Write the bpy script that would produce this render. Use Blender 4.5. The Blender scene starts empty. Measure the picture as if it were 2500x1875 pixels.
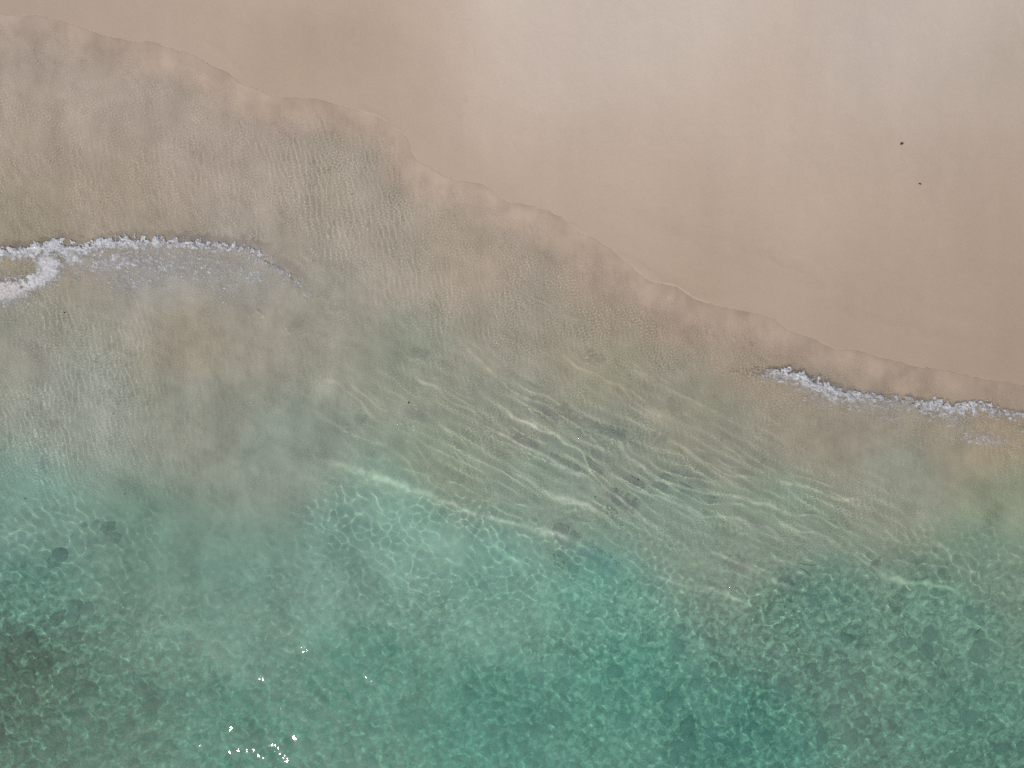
import bpy, math, random
import numpy as np
from mathutils import Vector

sc = bpy.context.scene
COL = sc.collection
CALIB = False

# ------------------------------------------------------------------ camera
H = 17.0                                     # drone height over the still water
cam = bpy.data.cameras.new('camera')
co = bpy.data.objects.new('camera', cam); COL.objects.link(co); sc.camera = co
co.location = (0, 0, H); co.rotation_euler = (0, 0, 0)
cam.sensor_width = 36.0; cam.lens = 18.0 * H / 12.5; cam.clip_start = 0.1; cam.clip_end = 3000

# ------------------------------------------------------------------ sky and sun
ZEN = math.radians(36.5); AZ = (-0.55, -0.835)
S = Vector((AZ[0] * math.sin(ZEN), AZ[1] * math.sin(ZEN), math.cos(ZEN))).normalized()
w = bpy.data.worlds.new('World'); sc.world = w; w.use_nodes = True
wn = w.node_tree.nodes
sky = wn.new('ShaderNodeTexSky'); sky.sky_type = 'NISHITA'; sky.sun_disc = False
sky.sun_elevation = math.asin(S.z); sky.sun_rotation = math.atan2(S.x, S.y)
sky.air_density = 1.0; sky.dust_density = 2.5; sky.ozone_density = 1.0
w.node_tree.links.new(sky.outputs[0], wn['Background'].inputs[0])
wn['Background'].inputs[1].default_value = 0.11
sl = bpy.data.lights.new('sun', 'SUN'); sl.energy = 3.15; sl.angle = math.radians(0.55); sl.color = (1.0, 0.955, 0.9)
so = bpy.data.objects.new('sun', sl); COL.objects.link(so)
so.rotation_euler = S.to_track_quat('Z', 'Y').to_euler()
sl.cycles.is_caustics_light = True
vs = sc.view_settings; vs.view_transform = 'Standard'; vs.look = 'None'; vs.gamma = 1.0; vs.use_curve_mapping = False
vs.exposure = 0.0
sc.cycles.max_bounces = 8; sc.cycles.transmission_bounces = 8; sc.cycles.diffuse_bounces = 3
sc.cycles.caustics_reflective = False; sc.cycles.caustics_refractive = True
sc.cycles.sample_clamp_indirect = 4.0
sc.cycles.use_denoising = False

# display value of a white (albedo 1) horizontal patch in linear light, measured once
KL = np.array([1.275, 1.27, 1.33])

# ------------------------------------------------------------------ helpers
def lin(c):
    c = np.asarray(c, float) / 255.0
    return np.where(c <= 0.04045, c / 12.92, ((c + 0.055) / 1.055) ** 2.4)

def sstep(a, b, x):
    t = np.clip((x - a) / (b - a), 0, 1); return t * t * (3 - 2 * t)

CX0, CX1, CY0, CY1, CS = -420, 2920, -420, 2300, 20          # coarse map domain in photo pixels (1 px = 1 cm)
cgx = np.arange(CX0, CX1 + 1, CS); cgy = np.arange(CY0, CY1 + 1, CS)
CGX, CGY = np.meshgrid(cgx, cgy)

def shepard(pts, p=3.0, soft=60.0):
    """smooth map on the coarse grid through scattered control points (px, py, values...)"""
    P = np.array([q[:2] for q in pts], float)
    V = np.array([np.atleast_1d(q[2]) for q in pts], float)
    d2 = (CGX[..., None] - P[:, 0]) ** 2 + (CGY[..., None] - P[:, 1]) ** 2 + soft ** 2
    W = d2 ** (-p / 2.0)
    W /= W.sum(-1, keepdims=True)
    return W @ V

def cub(t): return (-.5*t + t*t - .5*t**3, 1 - 2.5*t*t + 1.5*t**3, .5*t + 2*t*t - 1.5*t**3, -.5*t*t + .5*t**3)

def bil(M, px, py):
    """cubic look-up in a coarse map"""
    fx = np.clip((px - CX0) / CS, 1, M.shape[1] - 2.001); fy = np.clip((py - CY0) / CS, 1, M.shape[0] - 2.001)
    ix = fx.astype(int); iy = fy.astype(int); tx = fx - ix; ty = fy - iy
    if M.ndim == 3: tx = tx[..., None]; ty = ty[..., None]
    wx = cub(tx); wy = cub(ty); out = 0
    for b in range(4):
        row = 0
        for a in range(4): row = row + wx[a] * M[iy + b - 1, ix + a - 1]
        out = out + wy[b] * row
    return out

def blur(M, n):
    for _ in range(n):
        P = np.pad(M, 1, mode='edge'); M = (P[:-2, 1:-1] + P[2:, 1:-1] + P[1:-1, :-2] + P[1:-1, 2:] + 2 * P[1:-1, 1:-1]) / 6
    return M

class Field:
    """periodic band-limited noise on a tile of TW x TH metres, sampled at world x, y"""
    def __init__(s, seed, wl, bw=0.35, ang=None, spread=0.4, n=1024, size=20.48, beta=None):
        rng = np.random.default_rng(seed)
        k = np.fft.fftfreq(n, size / n) * 2 * np.pi
        KX, KY = np.meshgrid(k, k); K = np.hypot(KX, KY) + 1e-9
        if beta is None:
            k0 = 2 * np.pi / wl; F = np.exp(-(np.log(K / k0) / bw) ** 2)
        else:
            k0 = 2 * np.pi / wl; F = np.where(K > k0 * .7, (K / k0) ** (-beta), 0); F[K > 2 * np.pi / (size / n * 2.5)] = 0
        if ang is not None:
            a = np.arctan2(KY, KX) - ang
            F = F * np.exp(-(np.sin(a) / math.sin(spread)) ** 2)
        f = np.real(np.fft.ifft2(np.fft.fft2(rng.standard_normal((n, n))) * F))
        s.f = (f / f.std()).astype(np.float32); s.n = n; s.size = size; s.k0 = 2 * np.pi / wl
    def __call__(s, X, Y):
        fx = (X / s.size % 1.0) * s.n; fy = (Y / s.size % 1.0) * s.n
        ix = fx.astype(np.int32); iy = fy.astype(np.int32); tx = fx - ix; ty = fy - iy
        ix %= s.n; iy %= s.n
        # cubic (Catmull-Rom) so the slopes stay smooth
        wx = cub(tx); wy = cub(ty); out = 0
        for j in range(4):
            row = (iy + j - 1) % s.n; r = 0
            for i in range(4): r = r + wx[i] * s.f[row, (ix + i - 1) % s.n]
            out = out + wy[j] * r
        return out

def poly_dist(PX, PY, pts):
    """distance in px to a polyline, parameter along it 0..1 and the side (+ is below it in the picture)"""
    pts = np.array(pts, float); best = np.full(PX.shape, 1e9); par = np.zeros(PX.shape); side = np.ones(PX.shape)
    L = np.hypot(*np.diff(pts, axis=0).T); cum = np.concatenate([[0], np.cumsum(L)])
    for i in range(len(pts) - 1):
        a, b = pts[i], pts[i + 1]; ab = b - a
        t = np.clip(((PX - a[0]) * ab[0] + (PY - a[1]) * ab[1]) / (ab @ ab), 0, 1)
        dx = PX - (a[0] + t * ab[0]); dy = PY - (a[1] + t * ab[1]); d = np.hypot(dx, dy)
        m = d < best
        best[m] = d[m]; par[m] = ((cum[i] + t * L[i]) / cum[-1])[m]
        side[m] = np.sign(ab[0] * dy - ab[1] * dx)[m]
    return best, par, side

def smooth_poly(pts, n=6):
    P = np.array(pts, float); P = np.vstack([2 * P[0] - P[1], P, 2 * P[-1] - P[-2]]); out = []
    for i in range(1, len(P) - 2):
        for t in np.linspace(0, 1, n, endpoint=False):
            a, b, c, d = P[i - 1], P[i], P[i + 1], P[i + 2]
            out.append(.5 * (2 * b + (c - a) * t + (2 * a - 5 * b + 4 * c - d) * t * t + (3 * b - a - 3 * c + d) * t ** 3))
    out.append(P[-2]); return np.array(out)

def grid_mesh(name, X, Y, Z, keep=None, attrs=None):
    ny, nx = X.shape
    idx = np.arange(nx * ny).reshape(ny, nx)
    q = np.stack([idx[1:, :-1], idx[1:, 1:], idx[:-1, 1:], idx[:-1, :-1]], -1)   # rows run downwards in the picture
    q = q.reshape(-1, 4) if keep is None else q[keep]
    used = np.zeros(nx * ny, bool); used[q.ravel()] = True
    remap = np.cumsum(used) - 1; q = remap[q]
    V = np.stack([X, Y, Z], -1).reshape(-1, 3)[used]
    me = bpy.data.meshes.new(name)
    me.vertices.add(len(V)); me.vertices.foreach_set('co', V.astype(np.float32).ravel())
    me.loops.add(q.size); me.loops.foreach_set('vertex_index', q.ravel().astype(np.int32))
    me.polygons.add(len(q)); me.polygons.foreach_set('loop_start', np.arange(len(q), dtype=np.int32) * 4)
    me.update(calc_edges=True)
    me.polygons.foreach_set('use_smooth', np.ones(len(q), bool))
    for an, A in (attrs or {}).items():
        A = A.reshape(-1, A.shape[-1])[used].astype(np.float32)
        if A.shape[1] == 3: A = np.concatenate([A, np.ones((len(A), 1), np.float32)], 1)
        at = me.attributes.new(an, 'FLOAT_COLOR', 'POINT'); at.data.foreach_set('color', np.ascontiguousarray(A).ravel())
    o = bpy.data.objects.new(name, me); COL.objects.link(o); return o

def stretched(a, b, step, far, g=1.35):
    xs = list(np.arange(a, b + step / 2, step)); out = []; s = step
    x = a; lo = []
    while x > -far: s *= g; x -= s; lo.append(x)
    s = step; x = xs[-1]; hi = []
    while x < far: s *= g; x += s; hi.append(x)
    return np.array(lo[::-1] + xs + hi)

# ------------------------------------------------------------------ layout, traced in photo pixels
FRONT = smooth_poly([(-420, -60), (-150, 0), (0, 40), (150, 62), (300, 105), (450, 130), (600, 215), (700, 246), (800, 258), (880, 275), (950, 308), (990, 345), (1008, 395),
         (1070, 430), (1160, 455), (1230, 490), (1300, 515), (1400, 560), (1480, 610), (1560, 672), (1650, 715), (1760, 752), (1860, 782),
         (1990, 835), (2150, 885), (2330, 918), (2500, 948), (2700, 975), (2920, 1005)])
BORE_L = smooth_poly([(-420, 640), (-100, 622), (0, 614), (60, 610), (110, 598), (145, 588), (175, 600), (215, 603), (255, 588), (320, 586), (400, 588), (480, 594), (560, 602), (620, 612),
         (660, 640), (700, 668), (735, 695), (765, 722), (800, 750), (850, 785), (920, 822), (1000, 860)])
BORE_R = smooth_poly([(1600, 885), (1700, 902), (1780, 912), (1840, 914), (1905, 905), (1960, 918), (2005, 938), (2060, 952), (2140, 966), (2200, 972), (2245, 984),
         (2275, 976), (2320, 990), (2350, 986), (2395, 982), (2430, 1000), (2500, 1010), (2600, 1022), (2920, 1060)])
SHELF = smooth_poly([(-420, 1210), (0, 1240), (200, 1215), (400, 1290), (640, 1330), (800, 1150), (930, 1160), (1020, 1192), (1090, 1222), (1180, 1250), (1290, 1285), (1380, 1310), (1480, 1350),
         (1650, 1370), (1900, 1380), (2150, 1330), (2500, 1310), (2920, 1300)])

DEPTH = shepard([(100, 200, .05), (300, 400, .09), (800, 350, .15), (1100, 600, .13), (1500, 780, .12), (100, 550, .12), (1900, 870, .07), (2400, 930, .06),
    (400, 700, .25), (0, 800, .28), (1000, 750, .22), (1500, 930, .27), (2000, 1030, .27), (2450, 1080, .22), (200, 1000, .36), (700, 1000, .4), (1200, 1000, .38),
    (1600, 1150, .42), (2200, 1200, .42), (2500, 1200, .4), (0, 1150, .5), (100, 1300, .75), (600, 1300, .72), (1100, 1330, .75), (1500, 1420, .8), (2000, 1420, .8), (2450, 1400, .75),
    (100, 1600, 1.05), (700, 1600, 1.15), (1300, 1600, 1.15), (1900, 1650, 1.15), (2400, 1700, 1.1), (300, 1860, 1.3), (1200, 1860, 1.4), (2100, 1860, 1.35),
    (0, 2300, 1.8), (1200, 2300, 2.0), (2500, 2300, 1.9)], p=4.0, soft=110)[..., 0]

MURK = shepard([(100, 300, .45), (300, 450, .45), (780, 330, .2), (850, 480, .3), (500, 500, .45), (1150, 650, .25), (1400, 700, .22), (1600, 830, .3), (1950, 830, .3), (2400, 900, .35),
    (400, 680, .75), (250, 700, .7), (650, 760, .8), (200, 1000, .25), (150, 850, .35), (30, 900, .72), (60, 1060, .3), (480, 1000, .75), (600, 1150, .8), (750, 1000, .7), (900, 800, .65),
    (1000, 900, .55), (1150, 870, .5), (1250, 1080, .3), (1500, 1180, .28), (1420, 930, .55), (1700, 950, .65), (2050, 1080, .8), (2300, 1180, .8), (2450, 1000, .6),
    (2000, 1250, .35), (2200, 1400, .38), (2400, 1450, .5), (900, 1250, .4), (1000, 1330, .35), (1400, 1400, .3), (1900, 1500, .35), (2200, 1700, .45), (1500, 1750, .45),
    (1100, 1700, .55), (800, 1500, .65), (500, 1350, .8), (300, 1300, .65), (80, 1250, .4), (60, 1600, .34), (300, 1750, .5), (700, 1750, .55), (1300, 1860, .5)], p=3.5, soft=60)[..., 0]

TARGET = [((2100, 980), (150, 142, 126)), ((2300, 1050), (149, 141, 123)), ((1750, 1050), (138, 139, 123)), ((1650, 960), (147, 143, 127)), ((1950, 960), (152, 142, 125)), ((620, 680), (150, 148, 139)), ((200, 250), (166, 153, 139)), ((450, 350), (163, 151, 137)), ((650, 450), (160, 150, 136)), ((700, 600), (155, 147, 132)), ((250, 520), (155, 145, 129)), ((900, 550), (158, 150, 135)), ((600, 300), (165, 152, 138)), ((800, 700), (148, 146, 132)), ((1000, 650), (156, 149, 134)), ((1200, 650), (164, 150, 134)), ((1450, 680), (163, 147, 130)), ((1650, 780), (161, 145, 128)), ((1250, 800), (150, 146, 130)), ((1400, 830), (152, 146, 128)), ((1800, 870), (160, 145, 127)), ((100, 300), (160, 148, 132)), ((50, 120), (164, 151, 137)), ((300, 450), (158, 147, 130)), ((800, 480), (156, 148, 132)), ((100, 580), (146, 138, 119)), ((400, 560), (152, 142, 125)), ((400, 660), (151, 149, 141)),
    ((620, 790), (152, 147, 132)), ((480, 830), (154, 147, 128)), ((200, 1000), (150, 156, 143)), ((60, 850), (148, 148, 134)), ((500, 1000), (140, 143, 129)), ((700, 1100), (136, 147, 133)), ((1000, 850), (142, 147, 130)),
    ((1100, 600), (160, 149, 131)), ((1300, 740), (154, 147, 131)), ((1500, 760), (159, 146, 128)), ((1500, 900), (146, 144, 124)), ((1250, 1000), (142, 147, 131)), ((1500, 1100), (135, 144, 129)), ((1100, 1150), (131, 140, 123)),
    ((1020, 1280), (122, 158, 142)), ((1200, 1400), (112, 151, 136)), ((1450, 1450), (104, 148, 132)), ((850, 1350), (112, 144, 130)), ((600, 1450), (104, 136, 122)), ((350, 1350), (100, 128, 114)), ((100, 1250), (113, 143, 130)), ((100, 1420), (88, 124, 111)),
    ((100, 1620), (80, 108, 93)), ((300, 1780), (82, 117, 102)), ((600, 1800), (80, 124, 109)), ((900, 1650), (88, 132, 117)), ((1200, 1750), (84, 134, 118)), ((1500, 1650), (88, 138, 121)), ((1800, 1800), (82, 130, 114)), ((2350, 1750), (90, 129, 113)),
    ((2000, 1500), (98, 132, 116)), ((2400, 1350), (112, 133, 116)), ((2200, 1160), (135, 139, 124)), ((2450, 1200), (128, 136, 115)), ((2000, 1050), (147, 141, 124)), ((2420, 1080), (158, 144, 121)), ((1700, 1000), (144, 143, 123)),
    ((1900, 1250), (126, 140, 124)), ((1350, 1180), (128, 142, 127)), ((1650, 1240), (124, 141, 126)), ((2300, 1520), (102, 136, 119)), ((2250, 900), (158, 143, 124)), ((1900, 850), (158, 143, 125))]
TGT = shepard([(a, b, lin(c) * ((1.16, 1.13, 1.15) if b < 720 else (1.075, 1.06, 1.08) if b < 1150 else (1.20, 1.19, 1.19))) for (a, b), c in TARGET], p=4.2, soft=75)

DRY = shepard([(a, b, lin(c)) for a, b, c in [(1250, 40, (197, 186, 174)), (1700, 40, (196, 185, 174)), (2300, 40, (188, 177, 166)), (2450, 200, (173, 161, 148)), (1300, 200, (190, 178, 167)), (1850, 250, (185, 171, 156)),
    (2000, 500, (178, 163, 147)), (2430, 500, (168, 152, 136)), (1500, 450, (181, 166, 150)), (1180, 300, (184, 170, 156)), (1050, 130, (184, 168, 152)), (900, 120, (169, 151, 133)), (620, 40, (178, 162, 146)), (500, 10, (176, 160, 144)),
    (700, 150, (170, 152, 134)), (300, 80, (171, 155, 140)), (50, 30, (166, 152, 138)), (980, 300, (172, 154, 136)), (1300, 480, (174, 157, 139)), (1450, 560, (169, 151, 133)), (1700, 680, (164, 146, 128)), (2100, 760, (161, 145, 128)),
    (2450, 820, (157, 141, 124)), (2450, 680, (163, 147, 131)), (1130, 420, (176, 158, 140)), (2100, 620, (170, 154, 137)), (1700, 560, (174, 158, 141)), (1500, 120, (189, 178, 167)), (2100, 130, (184, 173, 163))]], p=3.2, soft=130) * np.array([1.10, 1.06, 1.07])
SAND_WET = lin((164, 145, 127)) * 1.65; UW = .58
KATT = np.array([0.50, 0.08, 0.13])            # absorption of the water per metre

RIDGES = [  # wave crests, traced: points, half width px, strength
 ([(780, 1120), (860, 1140), (929, 1162), (1020, 1195), (1090, 1225), (1180, 1253), (1290, 1285), (1380, 1310), (1470, 1352)], 12, 1.2),
 ([(1010, 905), (1023, 922), (1063, 947), (1110, 983), (1153, 998), (1186, 1027)], 6, .9),
 ([(1170, 960), (1204, 983), (1233, 1005), (1283, 1030), (1334, 1052), (1385, 1081), (1417, 1103), (1435, 1135), (1446, 1160), (1479, 1193), (1515, 1215), (1544, 1247), (1587, 1276), (1640, 1300)], 6, 1.2),
 ([(1180, 1040), (1211, 1055), (1262, 1079), (1316, 1106), (1370, 1135), (1417, 1158), (1446, 1160)], 8, 1.2),
 ([(1240, 960), (1280, 972), (1334, 990), (1385, 1023), (1443, 1070), (1480, 1110)], 6, .8),
 ([(1480, 1050), (1508, 1081), (1533, 1117), (1569, 1142), (1605, 1167), (1660, 1186), (1719, 1201), (1787, 1209), (1872, 1232), (1928, 1254), (1968, 1280)], 7, 1.1),
 ([(1450, 1128), (1493, 1153), (1533, 1186), (1569, 1200), (1623, 1218), (1692, 1247), (1750, 1265)], 7, 1.0),
 ([(1240, 1140), (1276, 1164), (1309, 1182), (1356, 1215), (1406, 1225), (1443, 1233), (1479, 1262), (1530, 1300)], 10, 1.0),
 ([(1880, 1170), (1928, 1181), (1985, 1192), (2041, 1215), (2098, 1218)], 7, 1.1),
 ([(1640, 1080), (1674, 1102), (1730, 1136), (1787, 1158), (1872, 1172)], 6, .9),
 ([(1750, 1080), (1775, 1096), (1815, 1130), (1860, 1150)], 5, .7),
 ([(1617, 1209), (1691, 1254), (1760, 1258), (1843, 1277), (1888, 1300), (1910, 1325)], 8, .9),
 ([(1890, 1265), (1911, 1277), (1945, 1294), (2001, 1305), (2060, 1340)], 7, .9),
 ([(2060, 1340), (2086, 1356), (2131, 1384), (2165, 1407), (2210, 1418), (2278, 1424), (2340, 1450)], 10, 1.1),
 ([(2270, 1300), (2295, 1333), (2340, 1384), (2390, 1410)], 8, .9),
 ([(791, 921), (859, 965), (927, 1034)], 7, .7), ([(850, 930), (905, 975), (960, 1010)], 6, .6),
 ([(1060, 1030), (1100, 1060), (1120, 1110), (1130, 1160)], 6, .7), ([(960, 1090), (1000, 1130), (1030, 1185)], 6, .6),
 ([(1120, 830), (1190, 900), (1260, 960), (1330, 985)], 6, .6), ([(1340, 850), (1420, 900), (1500, 940), (1580, 1000), (1660, 1040)], 7, .6),
 ([(1500, 880), (1600, 930), (1700, 985), (1790, 1020)], 6, .5), ([(1450, 800), (1400, 790), (1300, 740), (1200, 690)], 5, .4),
 ([(760, 1000), (860, 1060), (960, 1090)], 6, .5), ([(1700, 1340), (1800, 1370), (1900, 1420), (1990, 1440)], 9, .7),
 ([(1560, 1380), (1650, 1420), (1760, 1440), (1850, 1490)], 9, .6), ([(1180, 1310), (1260, 1370), (1330, 1450)], 10, .5),
 ([(640, 765), (729, 790), (791, 815), (904, 850), (1000, 900)], 8, -.6), ([(1600, 1500), (1700, 1560), (1800, 1600)], 10, .4), ([(2000, 1560), (2130, 1600), (2300, 1690)], 12, .5),
]

# ------------------------------------------------------------------ water and bed heights
F_v   = Field(1, .15, .32, ang=0.12, spread=.42)                     # crests running up and down the picture
F_f   = Field(2, .085, .28, size=10.24)
F_m   = Field(3, .24, .34)
F_m2  = Field(13, .27, .30, ang=math.radians(35), spread=.6)
F_l   = Field(4, .48, .34)
F_d   = Field(5, .36, .34, ang=math.radians(60), spread=.24)         # small waves along the shore
F_s   = Field(12, 1.3, .5, ang=math.radians(60), spread=.5, size=40.96)
S_r   = Field(18, .8, .35)
S_g   = Field(19, .16, .35, size=10.24)
S_lo  = Field(16, 2.6, .55, size=40.96)
S_lo2 = Field(17, 1.5, .5, size=40.96)
N_lo  = Field(6, 3.0, beta=1.9, size=40.96)
N_lo2 = Field(7, 2.0, beta=1.8, size=40.96)
N_mid = Field(8, .8, beta=1.7)
N_mid2 = Field(9, .5, beta=1.6)
N_str = Field(10, .9, beta=1.6, ang=0.05, spread=.55)              # streaks running down the picture
N_fine = Field(11, .16, beta=1.2)

FOC = .5
CREST = {}
GLINT_CRESTS = [[(1335, 1340), (1352, 1362), (1375, 1385)], [(1345, 1350), (1372, 1378)], [(1400, 1400), (1440, 1425), (1475, 1455)], [(1290, 997), (1318, 1015), (1345, 1045)], [(1362, 1012), (1385, 1045), (1450, 1068), (1512, 1085)],
                [(1478, 1232), (1500, 1250), (1535, 1268)], [(1250, 1095), (1290, 1112)], [(1330, 1150), (1385, 1178)], [(975, 1028), (1010, 1045)], [(853, 1045), (862, 1050)], [(1590, 1085), (1610, 1095)], [(1000, 870), (1030, 885)],
                [(700, 805), (715, 812)], [(1625, 1000), (1650, 1020)], [(1430, 880), (1460, 890)], [(1770, 1425), (1805, 1440)], [(1900, 1470), (1935, 1500)], [(1970, 1510), (1990, 1535)], [(2130, 1425), (2137, 1436)], [(2180, 1525), (2196, 1542)], [(630, 760), (650, 775)]]
def layout(X, Y):
    """everything the surfaces share, at world X, Y"""
    PX = X * 100 + 1250; PY = 937.5 - Y * 100
    # parallax: raised or sunken ground is seen further out / in
    z0 = np.clip(-(PY - 1100) * .0012, -.9, .0) * .2
    f = H / (H - z0); PX = (PX - 1250) * f + 1250; PY = (PY - 937.5) * f + 937.5
    return PX, PY

CDF, CPF, CSF = poly_dist(CGX.astype(float), CGY.astype(float), FRONT)
CDL, _, CSL = poly_dist(CGX.astype(float), CGY.astype(float), BORE_L)
CDR, _, CSR = poly_dist(CGX.astype(float), CGY.astype(float), BORE_R)
CDS, _, CSS = poly_dist(CGX.astype(float), CGY.astype(float), SHELF)
C_front = CDF * CSF; C_shelf = blur(CDS * CSS, 8); C_smooth = blur(C_front, 6)

def exact_signed(PX, PY, coarse, poly, band):
    """signed px distance: coarse map far away, exact near the line"""
    s = bil(coarse, PX, PY); m = np.abs(s) < band
    d, _, sd = poly_dist(PX[m], PY[m], poly); s = s.copy(); s[m] = d * sd
    return s

def fronts(PX, PY, X, Y):
    wob = .8 * N_mid2(X * 1.3, Y * 1.3) + 4 * S_lo2(X, Y)
    s = exact_signed(PX, PY, C_front, FRONT, 90) + wob
    wl = 3.0 * N_fine(X * .8, Y * .8) + 4 * N_mid2(X * 1.7, Y * 1.7)
    sl_ = exact_signed(PX, PY, CDL * CSL, BORE_L, 90) + wl
    sr_ = exact_signed(PX, PY, CDR * CSR, BORE_R, 90) + wl
    return s, sl_, sr_

def bed_height(PX, PY, X, Y, s):
    D = bil(DEPTH, PX, PY); s = bil(C_smooth, PX, PY)
    shelf = bil(C_shelf, PX, PY)
    D = D + .05 * sstep(-60, 80, shelf)
    inside = 1 - np.exp(-np.clip(s, 0, None) / 90.0)
    Wl = .12 * (1 - sstep(0, 500, s))
    zb = Wl - D * inside + .0006 * np.clip(-s, 0, None)
    # low undulations of the sand and the rough stony ground further out
    zs = zb - .012 * np.maximum(0, (PY - 2300) / 100)
    zb = zb + .001 * N_mid(X, Y) * sstep(0, 100, np.abs(s)) + .03 * sstep(1350, 1700, PY) * N_mid2(X, Y)
    zb = zb - .012 * np.maximum(0, (PY - 2300) / 100)
    return zb, zs, D * inside

def water_height(PX, PY, X, Y):
    s, sl_, sr_ = fronts(PX, PY, X, Y)
    zb, zs, D = bed_height(PX, PY, X, Y, s)
    d = D.copy()
    # the thin edge of the swash: a rounded lip
    lip = .002 + .006 * sstep(.2, 1.6, S_lo2(X, Y)) + .012 * np.exp(-((PX - 950) / 70) ** 2) + .014 * np.exp(-((PX - 1340) / 80) ** 2) + .014 * np.exp(-((PX - 1660) / 110) ** 2)
    film = lip * (1 - np.exp(-np.clip(s, 0, None) / 7.0)) * np.exp(-np.clip(s, 0, None) / 60)
    sm = bil(C_smooth, PX, PY); d = .010 + np.clip(sm, 0, None) * .0002 + d * sstep(0, 130, sm) + film * sstep(140, 60, s)
    # bores
    wL = (1 - sstep(640, 900, PX)) * sstep(600, 700, PY + 200)
    d = d + .05 * wL * (sstep(-12, 18, sl_)) * np.exp(-np.clip(sl_, 0, None) / 260)
    wR = sstep(1700, 1880, PX)
    d = d + .04 * wR * sstep(-10, 14, sr_) * np.exp(-np.clip(sr_, 0, None) / 220)
    d = np.where(s < -3, .004, d)
    dd = np.clip(d, .02, None)
    # ---- ripples. focus = curvature * depth / 4 ; every field is given by the focus it should reach on the bed
    patch = np.clip(1 + .35 * S_lo(X, Y), .25, 1.3); patch2 = np.clip(1 + .4 * S_lo2(X + 7, Y + 3), .15, 1.4)
    def amp(F, foc, slope):
        foc = foc * FOC; c = np.minimum(foc * 4 / dd, slope * F.k0); return c / F.k0 ** 2
    deep = sstep(-120, 160, bil(C_shelf, PX, PY))
    vbeds = np.exp(-(((PX - 200) / 260) ** 2 + ((PY - 1020) / 230) ** 2)) + .8 * np.exp(-(((PX - 850) / 230) ** 2 + ((PY - 420) / 200) ** 2)) + .35
    wv = np.clip(vbeds, 0, 1) * (1 - deep)
    calm = 1
    h = 0
    h = h + amp(F_v, .5, .10) * F_v(X, Y) * wv * patch
    h = h + amp(F_f, .42, .10) * F_f(X, Y) * ((1 - deep * .75) * patch2 + .5 * wv) * calm
    cells = np.exp(-(((PX - 1150) / 420) ** 2 + ((PY - 1420) / 190) ** 2))
    h = h + amp(F_m, .44, .13) * F_m(X, Y) * (sstep(0.1, .9, deep) * .55 + .65 * cells + .08) * patch
    h = h + amp(F_m2, .32, .1) * F_m2(X, Y) * (.25 + .5 * deep) * patch2
    h = h + amp(F_l, .28, .09) * F_l(X, Y) * sstep(.4, 1, deep)
    ridz = np.exp(-(((PX - 1550 - (PY - 1150) * 1.1) / 560) ** 2 + ((PY - 1150) / 190) ** 2))
    h = h + amp(F_d, .52, .12) * F_d(X, Y) * (.12 + .7 * ridz) * sstep(.08, .25, dd)
    h = h + (.003 + .010 * ridz) * F_s(X, Y) * sstep(.12, .4, dd)
    # traced crests
    hr = np.zeros(PX.shape); near = np.zeros(PX.shape); band = np.zeros(PX.shape)
    for pts, hw, st in RIDGES:
        P = np.array(pts, float); m = (PX > P[:, 0].min() - 90) & (PX < P[:, 0].max() + 90) & (PY > P[:, 1].min() - 90) & (PY < P[:, 1].max() + 90)
        if not m.any(): continue
        d0, t, _ = poly_dist(PX[m] + 2.5 * S_r(X[m], Y[m]), PY[m] + 2 * S_r(X[m] + 5, Y[m] + 9), smooth_poly(pts, 6))
        wm = hw * .0095 * (1 + .35 * np.sin(t * 9 + hw)); D_ = d0 * .01
        a = .40 * abs(st) * 4 * wm ** 2 / np.clip(dd[m], .22, None); a = np.minimum(a, wm * .14)
        tp = np.clip(np.sin(np.pi * np.clip(t, .02, .98)) * 2.2, 0, 1)
        hr[m] += np.sign(st) * a * np.exp(-(D_ / wm) ** 2 / 2) * tp * np.clip(.85 + .35 * S_r(X[m] + 3, Y[m] + 4), .2, 1.5)
        near[m] = np.maximum(near[m], tp * np.exp(-(D_ / (2.4 * wm)) ** 2))
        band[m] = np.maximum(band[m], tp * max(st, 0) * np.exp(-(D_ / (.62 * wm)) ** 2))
    for pts in GLINT_CRESTS:
        P = np.array(pts, float); m = (PX > P[:, 0].min() - 25) & (PX < P[:, 0].max() + 25) & (PY > P[:, 1].min() - 25) & (PY < P[:, 1].max() + 25)
        if not m.any(): continue
        d0, t, _ = poly_dist(PX[m] + 3 * S_g(X[m], Y[m]), PY[m] + 3 * S_g(X[m] + 2, Y[m]), pts)
        hr[m] += .027 * np.exp(-(d0 / 3.8) ** 2 / 2) * np.clip(.7 + .8 * S_g(X[m] + 1, Y[m] + 3), 0, 1.3)
    h = h * (1 - .6 * near) + hr
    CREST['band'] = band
    fade = sstep(0, 25, s)
    return zb, zs + d + h * fade, d, s, sl_, sr_

# ------------------------------------------------------------------ materials
def mat(name):
    m = bpy.data.materials.new(name); m.use_nodes = True; m.node_tree.nodes.clear()
    nt = m.node_tree; out = nt.nodes.new('ShaderNodeOutputMaterial')
    return m, nt, out, nt.nodes.new, nt.links.new

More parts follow.
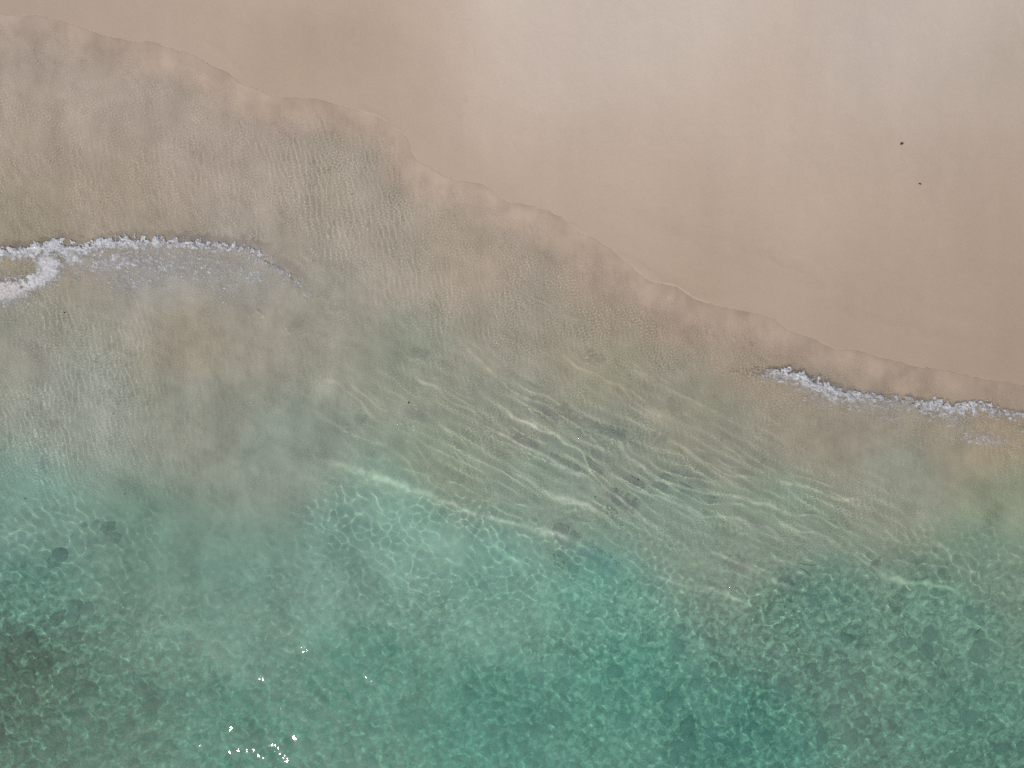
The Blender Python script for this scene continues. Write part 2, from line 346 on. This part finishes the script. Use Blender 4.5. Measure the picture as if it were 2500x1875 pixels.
def sand_material():
    m, nt, out, N, L = mat('sand_material')
    p = N('ShaderNodeBsdfPrincipled'); L(p.outputs[0], out.inputs[0])
    a = N('ShaderNodeAttribute'); a.attribute_name = 'tone'
    tc = N('ShaderNodeTexCoord')
    n1 = N('ShaderNodeTexNoise'); n1.inputs['Scale'].default_value = 38; n1.inputs['Detail'].default_value = 6; n1.inputs['Roughness'].default_value = .75
    n2 = N('ShaderNodeTexNoise'); n2.inputs['Scale'].default_value = 3.1; n2.inputs['Detail'].default_value = 5; n2.inputs['Roughness'].default_value = .6
    L(tc.outputs['Object'], n1.inputs['Vector']); L(tc.outputs['Object'], n2.inputs['Vector'])
    mr = N('ShaderNodeMapRange'); mr.inputs['From Min'].default_value = .3; mr.inputs['From Max'].default_value = .7; mr.inputs['To Min'].default_value = .91; mr.inputs['To Max'].default_value = 1.09
    L(n1.outputs[0], mr.inputs[0])
    mr2 = N('ShaderNodeMapRange'); mr2.inputs['From Min'].default_value = .3; mr2.inputs['From Max'].default_value = .7; mr2.inputs['To Min'].default_value = .988; mr2.inputs['To Max'].default_value = 1.012
    L(n2.outputs[0], mr2.inputs[0])
    mu = N('ShaderNodeMath'); mu.operation = 'MULTIPLY'; L(mr.outputs[0], mu.inputs[0]); L(mr2.outputs[0], mu.inputs[1])
    vm = N('ShaderNodeVectorMath'); vm.operation = 'SCALE'; L(a.outputs['Color'], vm.inputs[0]); L(mu.outputs[0], vm.inputs['Scale'])
    L(vm.outputs[0], p.inputs['Base Color'])
    ad = N('ShaderNodeMath'); ad.operation = 'ADD'; L(n1.outputs[0], ad.inputs[0])
    b = N('ShaderNodeBump'); b.inputs['Strength'].default_value = .35; b.inputs['Distance'].default_value = .006
    L(n1.outputs[0], b.inputs['Height']); L(b.outputs[0], p.inputs['Normal'])
    p.inputs['Roughness'].default_value = .75; p.inputs['Specular IOR Level'].default_value = .12
    return m

def water_material():
    m, nt, out, N, L = mat('sea_water_material')
    ta = N('ShaderNodeAttribute'); ta.attribute_name = 'clarity'
    mk = N('ShaderNodeAttribute'); mk.attribute_name = 'silt'
    rf = N('ShaderNodeBsdfRefraction'); rf.inputs['IOR'].default_value = 1.33; rf.inputs['Roughness'].default_value = 0
    L(ta.outputs['Color'], rf.inputs['Color'])
    df = N('ShaderNodeBsdfDiffuse'); L(mk.outputs['Color'], df.inputs['Color'])
    up = N('ShaderNodeCombineXYZ'); up.inputs[2].default_value = 1
    geo = N('ShaderNodeNewGeometry')
    mixn = N('ShaderNodeMix'); mixn.data_type = 'VECTOR'; mixn.inputs[0].default_value = .35
    L(up.outputs[0], mixn.inputs[4]); L(geo.outputs['Normal'], mixn.inputs[5])
    L(mixn.outputs[1], df.inputs['Normal'])
    m1 = N('ShaderNodeMixShader'); L(mk.outputs['Alpha'], m1.inputs[0]); L(rf.outputs[0], m1.inputs[1]); L(df.outputs[0], m1.inputs[2])
    gl = N('ShaderNodeBsdfGlossy'); gl.inputs['Roughness'].default_value = .02
    tc = N('ShaderNodeTexCoord'); gn = N('ShaderNodeTexNoise'); gn.inputs['Scale'].default_value = 22; gn.inputs['Detail'].default_value = 2
    L(tc.outputs['Object'], gn.inputs['Vector'])
    gb = N('ShaderNodeBump'); gb.inputs['Strength'].default_value = 1; gb.inputs['Distance'].default_value = .0006
    L(gn.outputs[0], gb.inputs['Height']); L(gb.outputs[0], gl.inputs['Normal'])
    fr = N('ShaderNodeFresnel'); fr.inputs['IOR'].default_value = 1.33
    m2 = N('ShaderNodeMixShader'); L(fr.outputs[0], m2.inputs[0]); L(m1.outputs[0], m2.inputs[1]); L(gl.outputs[0], m2.inputs[2])
    L(m2.outputs[0], out.inputs[0])
    return m

def foam_material():
    m, nt, out, N, L = mat('foam_material')
    a = N('ShaderNodeAttribute'); a.attribute_name = 'foam'
    df = N('ShaderNodeBsdfDiffuse'); L(a.outputs['Color'], df.inputs['Color'])
    tr = N('ShaderNodeBsdfTransparent')
    tc = N('ShaderNodeTexCoord')
    n = N('ShaderNodeTexVoronoi'); n.feature = 'DISTANCE_TO_EDGE'; n.inputs['Scale'].default_value = 26
    nn = N('ShaderNodeTexNoise'); nn.inputs['Scale'].default_value = 16; nn.inputs['Detail'].default_value = 4
    L(tc.outputs['Object'], nn.inputs['Vector'])
    wv = N('ShaderNodeVectorMath'); wv.operation = 'MULTIPLY_ADD'; wv.inputs[1].default_value = (.06, .06, .06); L(nn.outputs['Color'], wv.inputs[0]); L(tc.outputs['Object'], wv.inputs[2])
    L(wv.outputs[0], n.inputs['Vector'])
    # coverage: dense foam is closed, thin foam keeps only the bubble walls
    mr = N('ShaderNodeMapRange'); mr.inputs['From Min'].default_value = 0; mr.inputs['From Max'].default_value = .35; mr.inputs['To Min'].default_value = .16; mr.inputs['To Max'].default_value = -.18
    L(n.outputs[0], mr.inputs[0])
    ad = N('ShaderNodeMath'); ad.operation = 'ADD'; ad.use_clamp = True; L(a.outputs['Alpha'], ad.inputs[0]); L(mr.outputs[0], ad.inputs[1])
    mm = N('ShaderNodeMath'); mm.operation = 'MULTIPLY'; mm.inputs[1].default_value = .92; L(ad.outputs[0], mm.inputs[0])
    mx = N('ShaderNodeMixShader'); L(mm.outputs[0], mx.inputs[0]); L(tr.outputs[0], mx.inputs[1]); L(df.outputs[0], mx.inputs[2])
    L(mx.outputs[0], out.inputs[0])
    return m

def stone_material(name, base, var, scale=9.0, rough=.8):
    m, nt, out, N, L = mat(name)
    p = N('ShaderNodeBsdfPrincipled'); L(p.outputs[0], out.inputs[0]); p.inputs['Roughness'].default_value = rough
    tc = N('ShaderNodeTexCoord'); n = N('ShaderNodeTexNoise'); n.inputs['Scale'].default_value = scale; n.inputs['Detail'].default_value = 7
    L(tc.outputs['Object'], n.inputs['Vector'])
    r = N('ShaderNodeValToRGB'); r.color_ramp.elements[0].position = .35; r.color_ramp.elements[1].position = .68
    r.color_ramp.elements[0].color = (*base, 1); r.color_ramp.elements[1].color = (*var, 1)
    L(n.outputs[0], r.inputs[0]); L(r.outputs[0], p.inputs['Base Color'])
    b = N('ShaderNodeBump'); b.inputs['Strength'].default_value = .6; b.inputs['Distance'].default_value = .02
    L(n.outputs[0], b.inputs['Height']); L(b.outputs[0], p.inputs['Normal'])
    return m

def tag(o, label, cat, group=None, kind=None):
    if label: o['label'] = label
    if cat: o['category'] = cat
    if group: o['group'] = group
    if kind: o['kind'] = kind
    return o

# ------------------------------------------------------------------ sand
xs = stretched(-14.2, 14.2, .026, 900); ys = stretched(-11.2, 11.2, .026, 900)[::-1]
X, Y = np.meshgrid(xs, ys)
PX, PY = layout(X, Y)
s, sl_, sr_ = fronts(PX, PY, X, Y)
zb, Wl, D_ = bed_height(PX, PY, X, Y, s)
dry = bil(DRY, PX, PY)
wet = sstep(-6, -1, s)[..., None]
tone = dry * (1 - wet) + SAND_WET * wet * (1 + .22 * sstep(1080, 1280, PY))[..., None]
tone = tone * (1 + .007 * N_lo(X, Y)[..., None] + .006 * N_str(X * .6, Y * .35)[..., None])
# the faint lobed line where the last higher swash dried
d1, _, s1 = poly_dist(PX, PY, smooth_poly([(440, -60), (540, 20), (640, 45), (780, 60), (930, 75), (1040, 130), (1110, 220), (1150, 330), (1190, 420), (1260, 480)]))
tone = tone * (1 - (.045 * sstep(-50, 30, d1 * s1) * (s < 0) * np.exp(-np.clip(d1, 0, None) / 260))[..., None])
for pts, wd, k in [([(2475, -20), (2468, 40), (2460, 100), (2464, 135)], 9, -.06), ([(2448, 50), (2440, 90), (2452, 118)], 5, .05), ([(2475, 150), (2462, 190), (2472, 240)], 8, -.03), ([(1128, 250), (1127, 370)], 3, -.04), ([(1140, 240), (1142, 360)], 6, .02),
                   ([(2185, 375), (2176, 420), (2165, 440)], 7, -.03), ([(2215, 370), (2228, 440)], 12, -.025), ([(2245, 470), (2225, 600), (2180, 680)], 5, -.02), ([(865, 40), (870, 110), (862, 170)], 5, .03),
                   ([(1560, 520), (1700, 600), (1850, 660), (1990, 700)], 14, -.03), ([(1850, 620), (1900, 650), (1965, 668)], 7, -.05), ([(1640, 560), (1760, 590)], 10, -.02)]:  # these three darker arcs paint the shade of low sand undulations into the tone
    dd_, _, _ = poly_dist(PX + 6 * N_mid2(X, Y), PY, pts); tone = tone * (1 + k * np.exp(-(dd_ / wd) ** 2))[..., None]
    zb = zb + .15 * k * .1 * np.exp(-(dd_ / wd) ** 2)
# low swash marks: real little berms a few millimetres high
for pts, wd, hh_ in [([(868, 262), (905, 285), (945, 303), (988, 342)], 7, .008), ([(1275, 508), (1330, 530), (1372, 548), (1410, 566)], 6, .008), ([(1850, 618), (1900, 645), (1965, 668)], 12, .007), ([(1560, 655), (1640, 700), (1700, 722), (1765, 735)], 13, .009),
                     ([(1700, 560), (1760, 600), (1850, 640), (1960, 690), (2080, 720)], 16, .005), ([(1960, 745), (2100, 780), (2250, 822), (2400, 850)], 14, .005), ([(1000, 410), (1100, 470), (1190, 480), (1260, 495)], 9, .004),
                     ([(1470, 600), (1530, 640), (1600, 672)], 9, .005), ([(2150, 700), (2260, 760), (2400, 790)], 16, .004), ([(80, 60), (180, 90), (280, 150), (330, 190)], 9, .004), ([(490, 90), (560, 150), (600, 200)], 9, .003)]:
    dd_, tt_, _ = poly_dist(PX + 4 * N_mid2(X, Y), PY + 3 * N_mid(X, Y), smooth_poly(pts)); zb = zb + hh_ * np.exp(-(dd_ / wd) ** 2) * np.clip(np.sin(np.pi * np.clip(tt_, .01, .99)) * 1.8, 0, 1)
# stones, weed and darker ground further out
far = sstep(1330, 1580, PY + 60 * N_lo(X, Y))
left = 1 - sstep(700, 1500, PX)
weed = sstep(.25, .95, .6 * N_mid(X * 1.5, Y * 1.5) + .8 * N_mid2(X * 1.6, Y * 1.6) + .9 * N_fine(X * .55, Y * .55) + .28 * left - .3) * far
blot = sstep(.1, .5, N_mid2(X * 2.0 + 3, Y * 2.0))
tone = tone * (1 - weed[..., None]) + np.array([.13, .145, .075]) * 1.3 * weed[..., None] * np.clip(1 + .45 * N_fine(X * .8, Y * .8) + .3 * N_mid2(X * 3, Y * 3), .3, 2)[..., None]
tone = tone * (1 - (.6 * blot * sstep(1300, 1520, PY))[..., None])
pale = sstep(.9, 1.9, N_mid2(X * 2.1 + 9, Y * 2.1 + 4)) * sstep(1350, 1550, PY)
tone = tone * (1 + .45 * pale)[..., None]
tone = np.clip(tone / KL, .01, .9) if not CALIB else tone * 0 + .4
sand = grid_mesh('sand', X, Y, zb, attrs={'tone': tone})
sand.data.materials.append(sand_material()); sand['kind'] = 'structure'
sand.cycles.is_caustics_receiver = True

# ------------------------------------------------------------------ water
xs = stretched(-13.9, 13.9, .0165, 900); ys = stretched(-10.9, 9.7, .0165, 900)[::-1]
X, Y = np.meshgrid(xs, ys); PX, PY = layout(X, Y)
zb_w, zw, dw, s, sl_, sr_ = water_height(PX, PY, X, Y)
T = np.exp(-KATT * np.clip(dw, 0, 3)[..., None])
m0 = bil(MURK, PX, PY)
plume = np.exp(-(((PX - 560) / 330) ** 2 + ((PY - 950) / 330) ** 2)); cloud = (.6 - .35 * plume) * N_lo(X * 1.6, Y * 1.2) + (.22 + .6 * plume) * N_str(X + .2 * S_r(X, Y), Y * .8) + .4 * N_mid(X, Y)
m0 = np.where(m0 < .5, .15 + (m0 - .2) * .62, m0 * 1.05 - .189); mk = np.clip(m0 + (.01 + .16 * m0 ** 2) * cloud, .17, .9)
mk = np.maximum(mk, .23 * sstep(1150, 1300, PY)); mk = np.maximum(mk, .34 - .2 * sstep(0, 160, s)); mk = mk + (.97 - mk) * (1 - sstep(2, 60, s + 14 * S_lo2(X, Y)))
tgt = bil(TGT, PX, PY); ws = sstep(0, 130, s)[..., None]; tgt = tgt * ws + bil(DRY, PX, PY) * .97 * (1 - ws)
bedc = SAND_WET * (1 + .22 * sstep(1080, 1280, PY))[..., None] * ((1 - .22 * sstep(1300, 1520, PY)) * (1 - .28 * sstep(1380, 1560, PY) * (1 - sstep(500, 1400, PX))))[..., None]
for _ in range(3):
    thr = UW * (1 - mk)[..., None] ** 2 * T ** 2 * bedc
    mk = np.clip(np.maximum(mk, ((tgt - thr) / (.80 * KL * .78)).max(-1)), 0, .95)
T = np.minimum(T, np.sqrt(.86 * tgt / (UW * (1 - mk)[..., None] ** 2 * bedc)))
thr = (1 - mk)[..., None] ** 2 * T ** 2 * bedc * UW
silt = (tgt - thr) / mk[..., None]
silt = np.clip(silt, .03, .95) * (1 + (.05 * N_lo2(X * 1.3, Y) + .02 * N_str(X + 5, Y * .6 + 2) + .03 * N_mid(X, Y))[..., None])
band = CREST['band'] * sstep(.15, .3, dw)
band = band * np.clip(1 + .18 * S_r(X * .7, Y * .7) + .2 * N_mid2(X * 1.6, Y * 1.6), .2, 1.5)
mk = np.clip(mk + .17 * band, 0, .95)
silt = silt * (1 + band[..., None] * np.array([.20, .15, .10]))  # silt lines on the crests, partly painted brightness in place of focused sunlight
silt = np.clip(silt / KL, .01, .9)
keep = (s[:-1, :-1] > -3) | (s[1:, 1:] > -3)
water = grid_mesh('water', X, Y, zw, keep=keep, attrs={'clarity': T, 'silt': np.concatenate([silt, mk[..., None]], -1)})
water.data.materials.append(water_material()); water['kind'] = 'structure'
water.cycles.is_caustics_caster = True

# ------------------------------------------------------------------ foam
G_a = Field(21, .20, beta=1.5, n=1024, size=10.24)
G_b = Field(22, .07, beta=1.2, n=1024, size=10.24)
G_r = Field(23, .13, .45, n=1024, size=10.24)
G_h = Field(25, .10, .5, ang=1.45, spread=.5, n=1024, size=10.24)
G_r2 = Field(24, .075, .45, n=1024, size=10.24)

def gauss2(PX, PY, cx, cy, rx, ry, rot=0):
    a = math.radians(rot); dx = PX - cx; dy = PY - cy
    u = (dx * math.cos(a) + dy * math.sin(a)) / rx; v = (-dx * math.sin(a) + dy * math.cos(a)) / ry
    return np.exp(-(u * u + v * v))

def lookup(x, xs_, ys_): return np.interp(x, xs_, ys_)

def make_foam(name, x0, x1, y0, y1, density, label):
    xs = np.arange((x0 - 1250) / 100, (x1 - 1250) / 100, .009); ys = np.arange((937.5 - y1) / 100, (937.5 - y0) / 100, .009)[::-1]
    X, Y = np.meshgrid(xs, ys); PX, PY = layout(X, Y)
    _, zw, _, s, sl_, sr_ = water_height(PX, PY, X, Y)
    D, brown = density(PX, PY, sl_, sr_, X, Y)
    w1 = .02 * G_a(X, Y); w2 = .02 * G_a(X + 3, Y + 1)
    lace = 1 - np.clip(np.abs(G_r(X + w1, Y + w2)) * 1.2, 0, 1); lace2 = 1 - np.clip(np.abs(G_r2(X + w2, Y + w1)) * 1.0, 0, 1)
    stk = sstep(.2, 2.2, G_h(X + w1, Y + w2))
    dense = sstep(.45, .9, D)
    tex = dense * (.42 * lace + .25 * lace2 + .22 + .12 * G_a(X, Y)) + (1 - dense) * (.55 * stk + .30 * lace * (.5 + .5 * lace2) + .16 * G_a(X, Y))
    A = np.clip((D * 1.5 + tex * .85 - .62) * 1.05, 0, 1) * sstep(.02, .12, D)
    lump = np.clip(.6 + .30 * G_a(X, Y) + .10 * G_b(X, Y), 0, 1.4)
    Z = zw + .005 + .015 * np.clip(D, 0, 1) * lump * sstep(0, .5, A)
    br = (.29 + .19 * np.clip(tex, 0, 1) + .12 * np.clip(D, 0, 1.2) + .03 * G_b(X, Y))[..., None]
    colr = np.clip(br, .22, .75) * (np.array([1.0, 1.0, 1.005]) * (1 - brown[..., None]) + np.array([1.0, .91, .83]) * brown[..., None])
    Aq = np.maximum.reduce([A[:-1, :-1], A[1:, :-1], A[:-1, 1:], A[1:, 1:]])
    o = grid_mesh(name, X, Y, Z, keep=Aq > .02, attrs={'foam': np.concatenate([colr, A[..., None]], -1)})
    o.data.materials.append(MF); tag(o, label, 'foam', kind='stuff')
    return o

MF = foam_material()
def dens_left(PX, PY, sl_, sr_, X, Y):
    wob = 10 * G_a(X, Y)
    wd = lookup(PX, [0, 60, 130, 200, 300, 420, 540, 640, 760], [28, 34, 52, 34, 33, 26, 20, 18, 14])
    am = lookup(PX, [-50, 0, 200, 260, 420, 560, 660, 745, 800], [1, 1.0, .95, 1.05, .95, .85, .75, .6, 0])
    D = am * sstep(-7, 0, sl_) * np.exp(-(np.clip(sl_, 0, None) / wd) ** 1.7)
    blob = np.maximum.reduce([gauss2(PX, PY, 128, 655, 45, 48, 0), 1.05 * gauss2(PX + wob, PY, 95, 690, 62, 26, -25), 1.05 * gauss2(PX, PY + wob * .5, 25, 712, 90, 34, -8), .75 * gauss2(PX, PY, 190, 635, 55, 26, 0)])
    hole = gauss2(PX, PY + wob * .3, 20, 655, 60, 12, 0)
    D = np.maximum(D, blob * sstep(-4, 6, sl_)) * (1 - .95 * np.clip(hole * 1.5, 0, 1))
    speck = .46 * gauss2(PX, PY, 250, 655, 130, 55) + .42 * gauss2(PX, PY, 470, 645, 250, 48, 6) + .32 * gauss2(PX, PY, 330, 700, 60, 16, -15) + .40 * gauss2(PX, PY, 630, 680, 26, 12, 15) + .25 * gauss2(PX, PY, 560, 720, 120, 50, 20)
    D = np.maximum(D, speck * sstep(0, 10, sl_))
    brown = np.clip(gauss2(PX, PY, 35, 715, 60, 24) * .8 + .5 * sstep(730, 760, PY), 0, 1)
    D = np.maximum(D, .5 * gauss2(PX, PY, 40, 745, 90, 14, -6))
    return D, brown

def dens_right(PX, PY, sl_, sr_, X, Y):
    wd = lookup(PX, [1820, 1880, 1950, 2050, 2130, 2230, 2300, 2400, 2500], [9, 30, 44, 48, 36, 40, 52, 34, 22])
    am = lookup(PX, [1810, 1850, 1900, 2000, 2080, 2150, 2220, 2260, 2350, 2440, 2500, 2600], [0, .55, .85, .88, .78, .68, .64, .82, .78, .68, .72, .75])
    D = am * sstep(-7, 0, sr_) * np.exp(-(np.clip(sr_, 0, None) / wd) ** 1.6)
    D = np.maximum(D, .5 * gauss2(PX, PY, 2320, 1035, 60, 20, 10) * sstep(0, 8, sr_))
    D = np.maximum(D, .58 * gauss2(PX, PY, 2390, 1072, 100, 22, 8)); D = np.maximum(D, .5 * gauss2(PX, PY, 2160, 1022, 60, 11, 10))
    D = np.maximum(D, .5 * gauss2(PX, PY, 2130, 990, 110, 22, 8) * sstep(0, 8, sr_)); D = np.maximum(D, .42 * gauss2(PX, PY, 2490, 1050, 26, 10, 0))
    brown = np.clip(.4 * sstep(20, 60, sr_) + .05, 0, 1)
    return D, brown
make_foam('sea_foam', -180, 860, 540, 830, dens_left, 'white foam along the curled wave edge at the left')
make_foam('sea_foam', 1790, 2690, 850, 1150, dens_right, 'thin white foam line on the small wave at the right')

# ------------------------------------------------------------------ rocks, stones and small debris
import bmesh
rnd = random.Random(5)
def ground_at(px, py):
    """world point of the bed seen at a photo pixel (small parallax solved by iteration)"""
    x = (px - 1250) / 100; y = (937.5 - py) / 100; z = 0
    a = np.array([[x]]), np.array([[y]])
    PXa, PYa = layout(*a); s, _, _ = fronts(PXa, PYa, *a); zb, zs, _ = bed_height(PXa, PYa, *a, s)
    z = float(zb[0, 0]); return Vector((x * (H - z) / H, y * (H - z) / H, z))
def surface_at(px, py):
    x = (px - 1250) / 100; y = (937.5 - py) / 100
    a = np.array([[x]]), np.array([[y]])
    PXa, PYa = layout(*a); r_ = water_height(PXa, PYa, *a); z = float(r_[1][0, 0]); return Vector((x * (H - z) / H, y * (H - z) / H, z))

from mathutils import noise as mn
def rock_mesh(name, seed, flat, rough=.35, sub=4, angular=0.0):
    bm = bmesh.new(); bmesh.ops.create_icosphere(bm, subdivisions=sub, radius=1.0)
    r_ = random.Random(seed); off = Vector((r_.uniform(0, 50), r_.uniform(0, 50), r_.uniform(0, 50)))
    planes = [(Vector((r_.gauss(0, 1), r_.gauss(0, 1), r_.gauss(0, .6))).normalized(), r_.uniform(.55, .85)) for _ in range(9)]
    sx, sy = r_.uniform(.8, 1.25), r_.uniform(.7, 1.0)
    for v in bm.verts:
        p = v.co.copy(); k = 1 + rough * (mn.noise(p * 1.3 + off) + .5 * mn.noise(p * 3 + off) + .25 * mn.noise(p * 7 + off))
        p *= k
        if angular:
            for n_, d_ in planes:
                t = p.dot(n_) - d_
                if t > 0: p -= n_ * t * angular
        v.co = Vector((p.x * sx, p.y * sy, p.z * flat))
    for f in bm.faces: f.smooth = True
    me = bpy.data.meshes.new(name); bm.to_mesh(me); bm.free(); return me

M_weed = stone_material('weedy_rock_material', (.035, .045, .022), (.24, .25, .13), 2.4)
M_cob = stone_material('seabed_stone_material', (.06, .075, .055), (.16, .165, .12), 4.0)
M_dark = stone_material('dark_stone_material', (.012, .010, .010), (.035, .028, .026), 6.0, .7)
M_leaf = stone_material('dead_leaf_material', (.02, .018, .008), (.06, .045, .02), 30.0, .7)
M_shell = stone_material('shell_material', (.55, .50, .42), (.75, .70, .62), 40.0, .5)
M_stick = stone_material('weed_strand_material', (.015, .02, .012), (.04, .045, .02), 20.0, .7)

rock_protos = [rock_mesh('submerged_rock', 100 + i, .5, .6, 4) for i in range(6)]
for me in rock_protos: me.materials.append(M_weed)
cob_protos = [rock_mesh('seabed_stone', 200 + i, .42, .35, 3) for i in range(6)]
for me in cob_protos: me.materials.append(M_cob)

def place(name, me, pos, size, rz, sink=.25, sc_z=1.0):
    o = bpy.data.objects.new(name, me); COL.objects.link(o)
    o.scale = (size, size, size * sc_z); o.rotation_euler = (rnd.uniform(-.15, .15), rnd.uniform(-.15, .15), rz)
    o.location = pos + Vector((0, 0, size * sink * .5)); o.cycles.is_caustics_receiver = True
    return o

# rocky ground at the lower left: clustered, with named clusters traced from the photograph
clusters = [(40, 1545, 50, 9), (30, 1610, 45, 8), (120, 1640, 50, 9), (170, 1690, 40, 6), (30, 1740, 45, 7), (100, 1780, 45, 8), (190, 1770, 50, 8), (60, 1560, 80, 6), (260, 1600, 60, 5), (330, 1700, 50, 4),
            (170, 1850, 80, 8), (420, 1770, 40, 7), (430, 1830, 30, 4), (240, 1470, 60, 3), (150, 1500, 60, 4), (190, 1325, 60, 3), (240, 1300, 40, 2), (720, 1740, 40, 5), (820, 1780, 60, 6), (850, 1850, 60, 7), (1030, 1720, 40, 6),
            (1000, 1820, 60, 5), (1180, 1670, 30, 3), (1200, 1760, 40, 5), (1220, 1840, 60, 5), (590, 1580, 70, 4), (650, 1860, 50, 4), (1340, 1840, 60, 3), (640, 1680, 60, 4)]
nrock = 0
for ci, (cx, cy, rad, n) in enumerate(clusters):
    for _ in range(n):
        px, py = rnd.gauss(cx, rad * .95), rnd.gauss(cy, rad * .8)
        if px < -60 or py > 1920: continue
        sz = rnd.uniform(.06, .19) * (1.15 if px < 250 else .9)
        o = place('submerged_rock', rnd.choice(rock_protos), ground_at(px, py), sz, rnd.uniform(0, 6.28), .2)
        tag(o, 'dark weedy rock crowded among others on the seabed in the lower left corner' if px < 300 and py > 1480 else ('dark weedy rock under the cloudy green water above the lower left reef' if py < 1560 and px < 500 else ('dark weedy rock in the murky water between the left reef and the bottom centre' if px < 760 else 'dark weedy rock under the green water at the bottom centre')), 'rock', 'weed-covered rocks on the seabed'); nrock += 1
for _ in range(120):
    px, py = rnd.uniform(1250, 2520), rnd.uniform(1440, 1900)
    if py < 1440 + (2500 - px) * .06 + rnd.uniform(0, 120): continue
    o = place('seabed_stone', rnd.choice(cob_protos), ground_at(px, py), rnd.uniform(.07, .21), rnd.uniform(0, 6.28), .1)
    tag(o, 'rounded grey-green stone on the seabed under the clear lower right water', 'stone', 'rounded stones on the seabed')
o = place('submerged_rock', rock_protos[2], ground_at(1372, 1660), .17, .9, .5); tag(o, 'small black rock on the seabed below the bright sun glints', 'rock')

# two dark stones lying on the wet sand
for (px, py, sz, fl, seed, ang, lab) in [(2200.5, 351.5, .042, .75, 11, .9, 'small angular black stone on the smooth wet sand, the larger and upper one of two'),
                                    (2246, 449, .034, .5, 12, .8, 'small oval black stone on the smooth wet sand, the smaller and lower one of two')]:
    me = rock_mesh('stone', seed, fl, .3, 3, ang); me.materials.append(M_dark)
    o = bpy.data.objects.new('stone', me); COL.objects.link(o); p = ground_at(px, py); o.scale = (sz, sz * (.72 if fl < .6 else 1), sz); o.rotation_euler = (0, 0, .5 if fl > .6 else -.3)
    o.location = p + Vector((0, 0, sz * fl * .5)); tag(o, lab, 'stone', 'stones on the wet sand')

def leaf(px, py, L_, W_, rz, lab, m=None, floating=True, name='leaf', cat='leaf'):
    L_ *= .62; W_ *= .75
    bm = bmesh.new(); n = 8; rows = []
    for i in range(n + 1):
        t = i / n; wd = W_ * math.sin(math.pi * min(.97, max(.03, t)) ** .85); x = (t - .5) * L_; z = .12 * L_ * math.sin(math.pi * t)
        rows.append([bm.verts.new((x, -wd, z + wd * .3)), bm.verts.new((x, 0, z)), bm.verts.new((x, wd, z + wd * .3))])
    fs = []
    for i in range(n):
        for k in range(2): fs.append(bm.faces.new((rows[i][k], rows[i + 1][k], rows[i + 1][k + 1], rows[i][k + 1])))
    bmesh.ops.solidify(bm, geom=fs, thickness=.0015)
    me = bpy.data.meshes.new(name); bm.to_mesh(me); bm.free(); me.materials.append(m or M_leaf)
    o = bpy.data.objects.new(name, me); COL.objects.link(o); o.rotation_euler = (0, 0, rz)
    o.location = (surface_at(px, py) + Vector((0, 0, .006))) if floating else (ground_at(px, py) + Vector((0, 0, .004)))
    return tag(o, lab, cat)
leaf(998, 983, .075, .028, 1.1, 'dark curled leaf floating between two bright wave crests, left of the sun glints')
leaf(1453, 1213, .06, .018, -.3, 'dark leaf scrap floating just above the broad bright wave crest')
leaf(1558, 1171, .05, .02, .8, 'tiny dark leaf scrap floating among the crowded wave crests at centre right')
leaf(1449, 988, .05, .016, .6, 'tiny dark leaf scrap on the murky water above the long glinting crest')
leaf(158, 763, .06, .026, 1.2, 'round dark leaf scrap in the shallow water below the left foam')
leaf(305, 1206, .04, .016, .5, 'dark leaf scrap in cloudy water near the left shallows')
leaf(62, 1217, .05, .022, .1, 'dark leaf at the far left edge of the green water')
leaf(860, 474, .16, .006, .05, 'thin dark twig lying level in the rippled shallow wash', M_stick, name='twig', cat='twig')
leaf(2323, 893, .035, .011, .1, 'upper of two tiny pale shell chips in the thin wash above the right foam', M_shell, False, 'shell', 'shell')
leaf(2323, 905, .045, .014, -.2, 'lower of two tiny pale shell chips in the thin wash above the right foam', M_shell, False, 'shell', 'shell')

def strand(pts, rad, lab, floating=True, name='weed_strand', cat='seaweed'):
    cu = bpy.data.curves.new(name, 'CURVE'); cu.dimensions = '3D'; cu.bevel_depth = 1.0; cu.bevel_resolution = 2; cu.use_fill_caps = True
    sp = cu.splines.new('POLY'); Q = smooth_poly(pts, 6); sp.points.add(len(Q) - 1)
    for i, (px, py) in enumerate(Q):
        p = surface_at(px, py) + Vector((0, 0, .004)) if floating else ground_at(px, py) + Vector((0, 0, rad * .6))
        t = i / (len(Q) - 1); sp.points[i].co = (*p, 1); sp.points[i].radius = rad * (.35 + .65 * math.sin(math.pi * min(1, max(0, t)) ** .8)) * (1 + .3 * math.sin(i * 2.3))
    o = bpy.data.objects.new(name, cu); COL.objects.link(o); cu.materials.append(M_stick)
    # turn the curve into a real mesh
    dg = bpy.context.evaluated_depsgraph_get(); me = bpy.data.meshes.new_from_object(o.evaluated_get(dg)); me.name = name
    bpy.data.objects.remove(o); o = bpy.data.objects.new(name, me); COL.objects.link(o); o.cycles.is_caustics_receiver = True
    return tag(o, lab, cat)
strand([(1953, 1387), (1962, 1391), (1972, 1399), (1982, 1410), (1990, 1420)], .006, 'dark curved weed strand floating left of a shorter level one')
strand([(1945, 1374), (1965, 1378), (1985, 1380), (2000, 1377)], .005, 'short level dark weed strand floating just above the curved one')
strand([(1358, 1652), (1362, 1672), (1376, 1690), (1392, 1702), (1408, 1700), (1410, 1690)], .018, 'dark hooked weed strand trailing from the small black seabed rock', False)
strand([(1696, 1732), (1702, 1750), (1718, 1768), (1735, 1785), (1760, 1797), (1790, 1801)], .028, 'long dark weed strand curving across the seabed at lower right', False)
strand([(2395, 1532), (2388, 1540), (2384, 1548)], .006, 'very short dark weed strand near the right edge among pale patches')
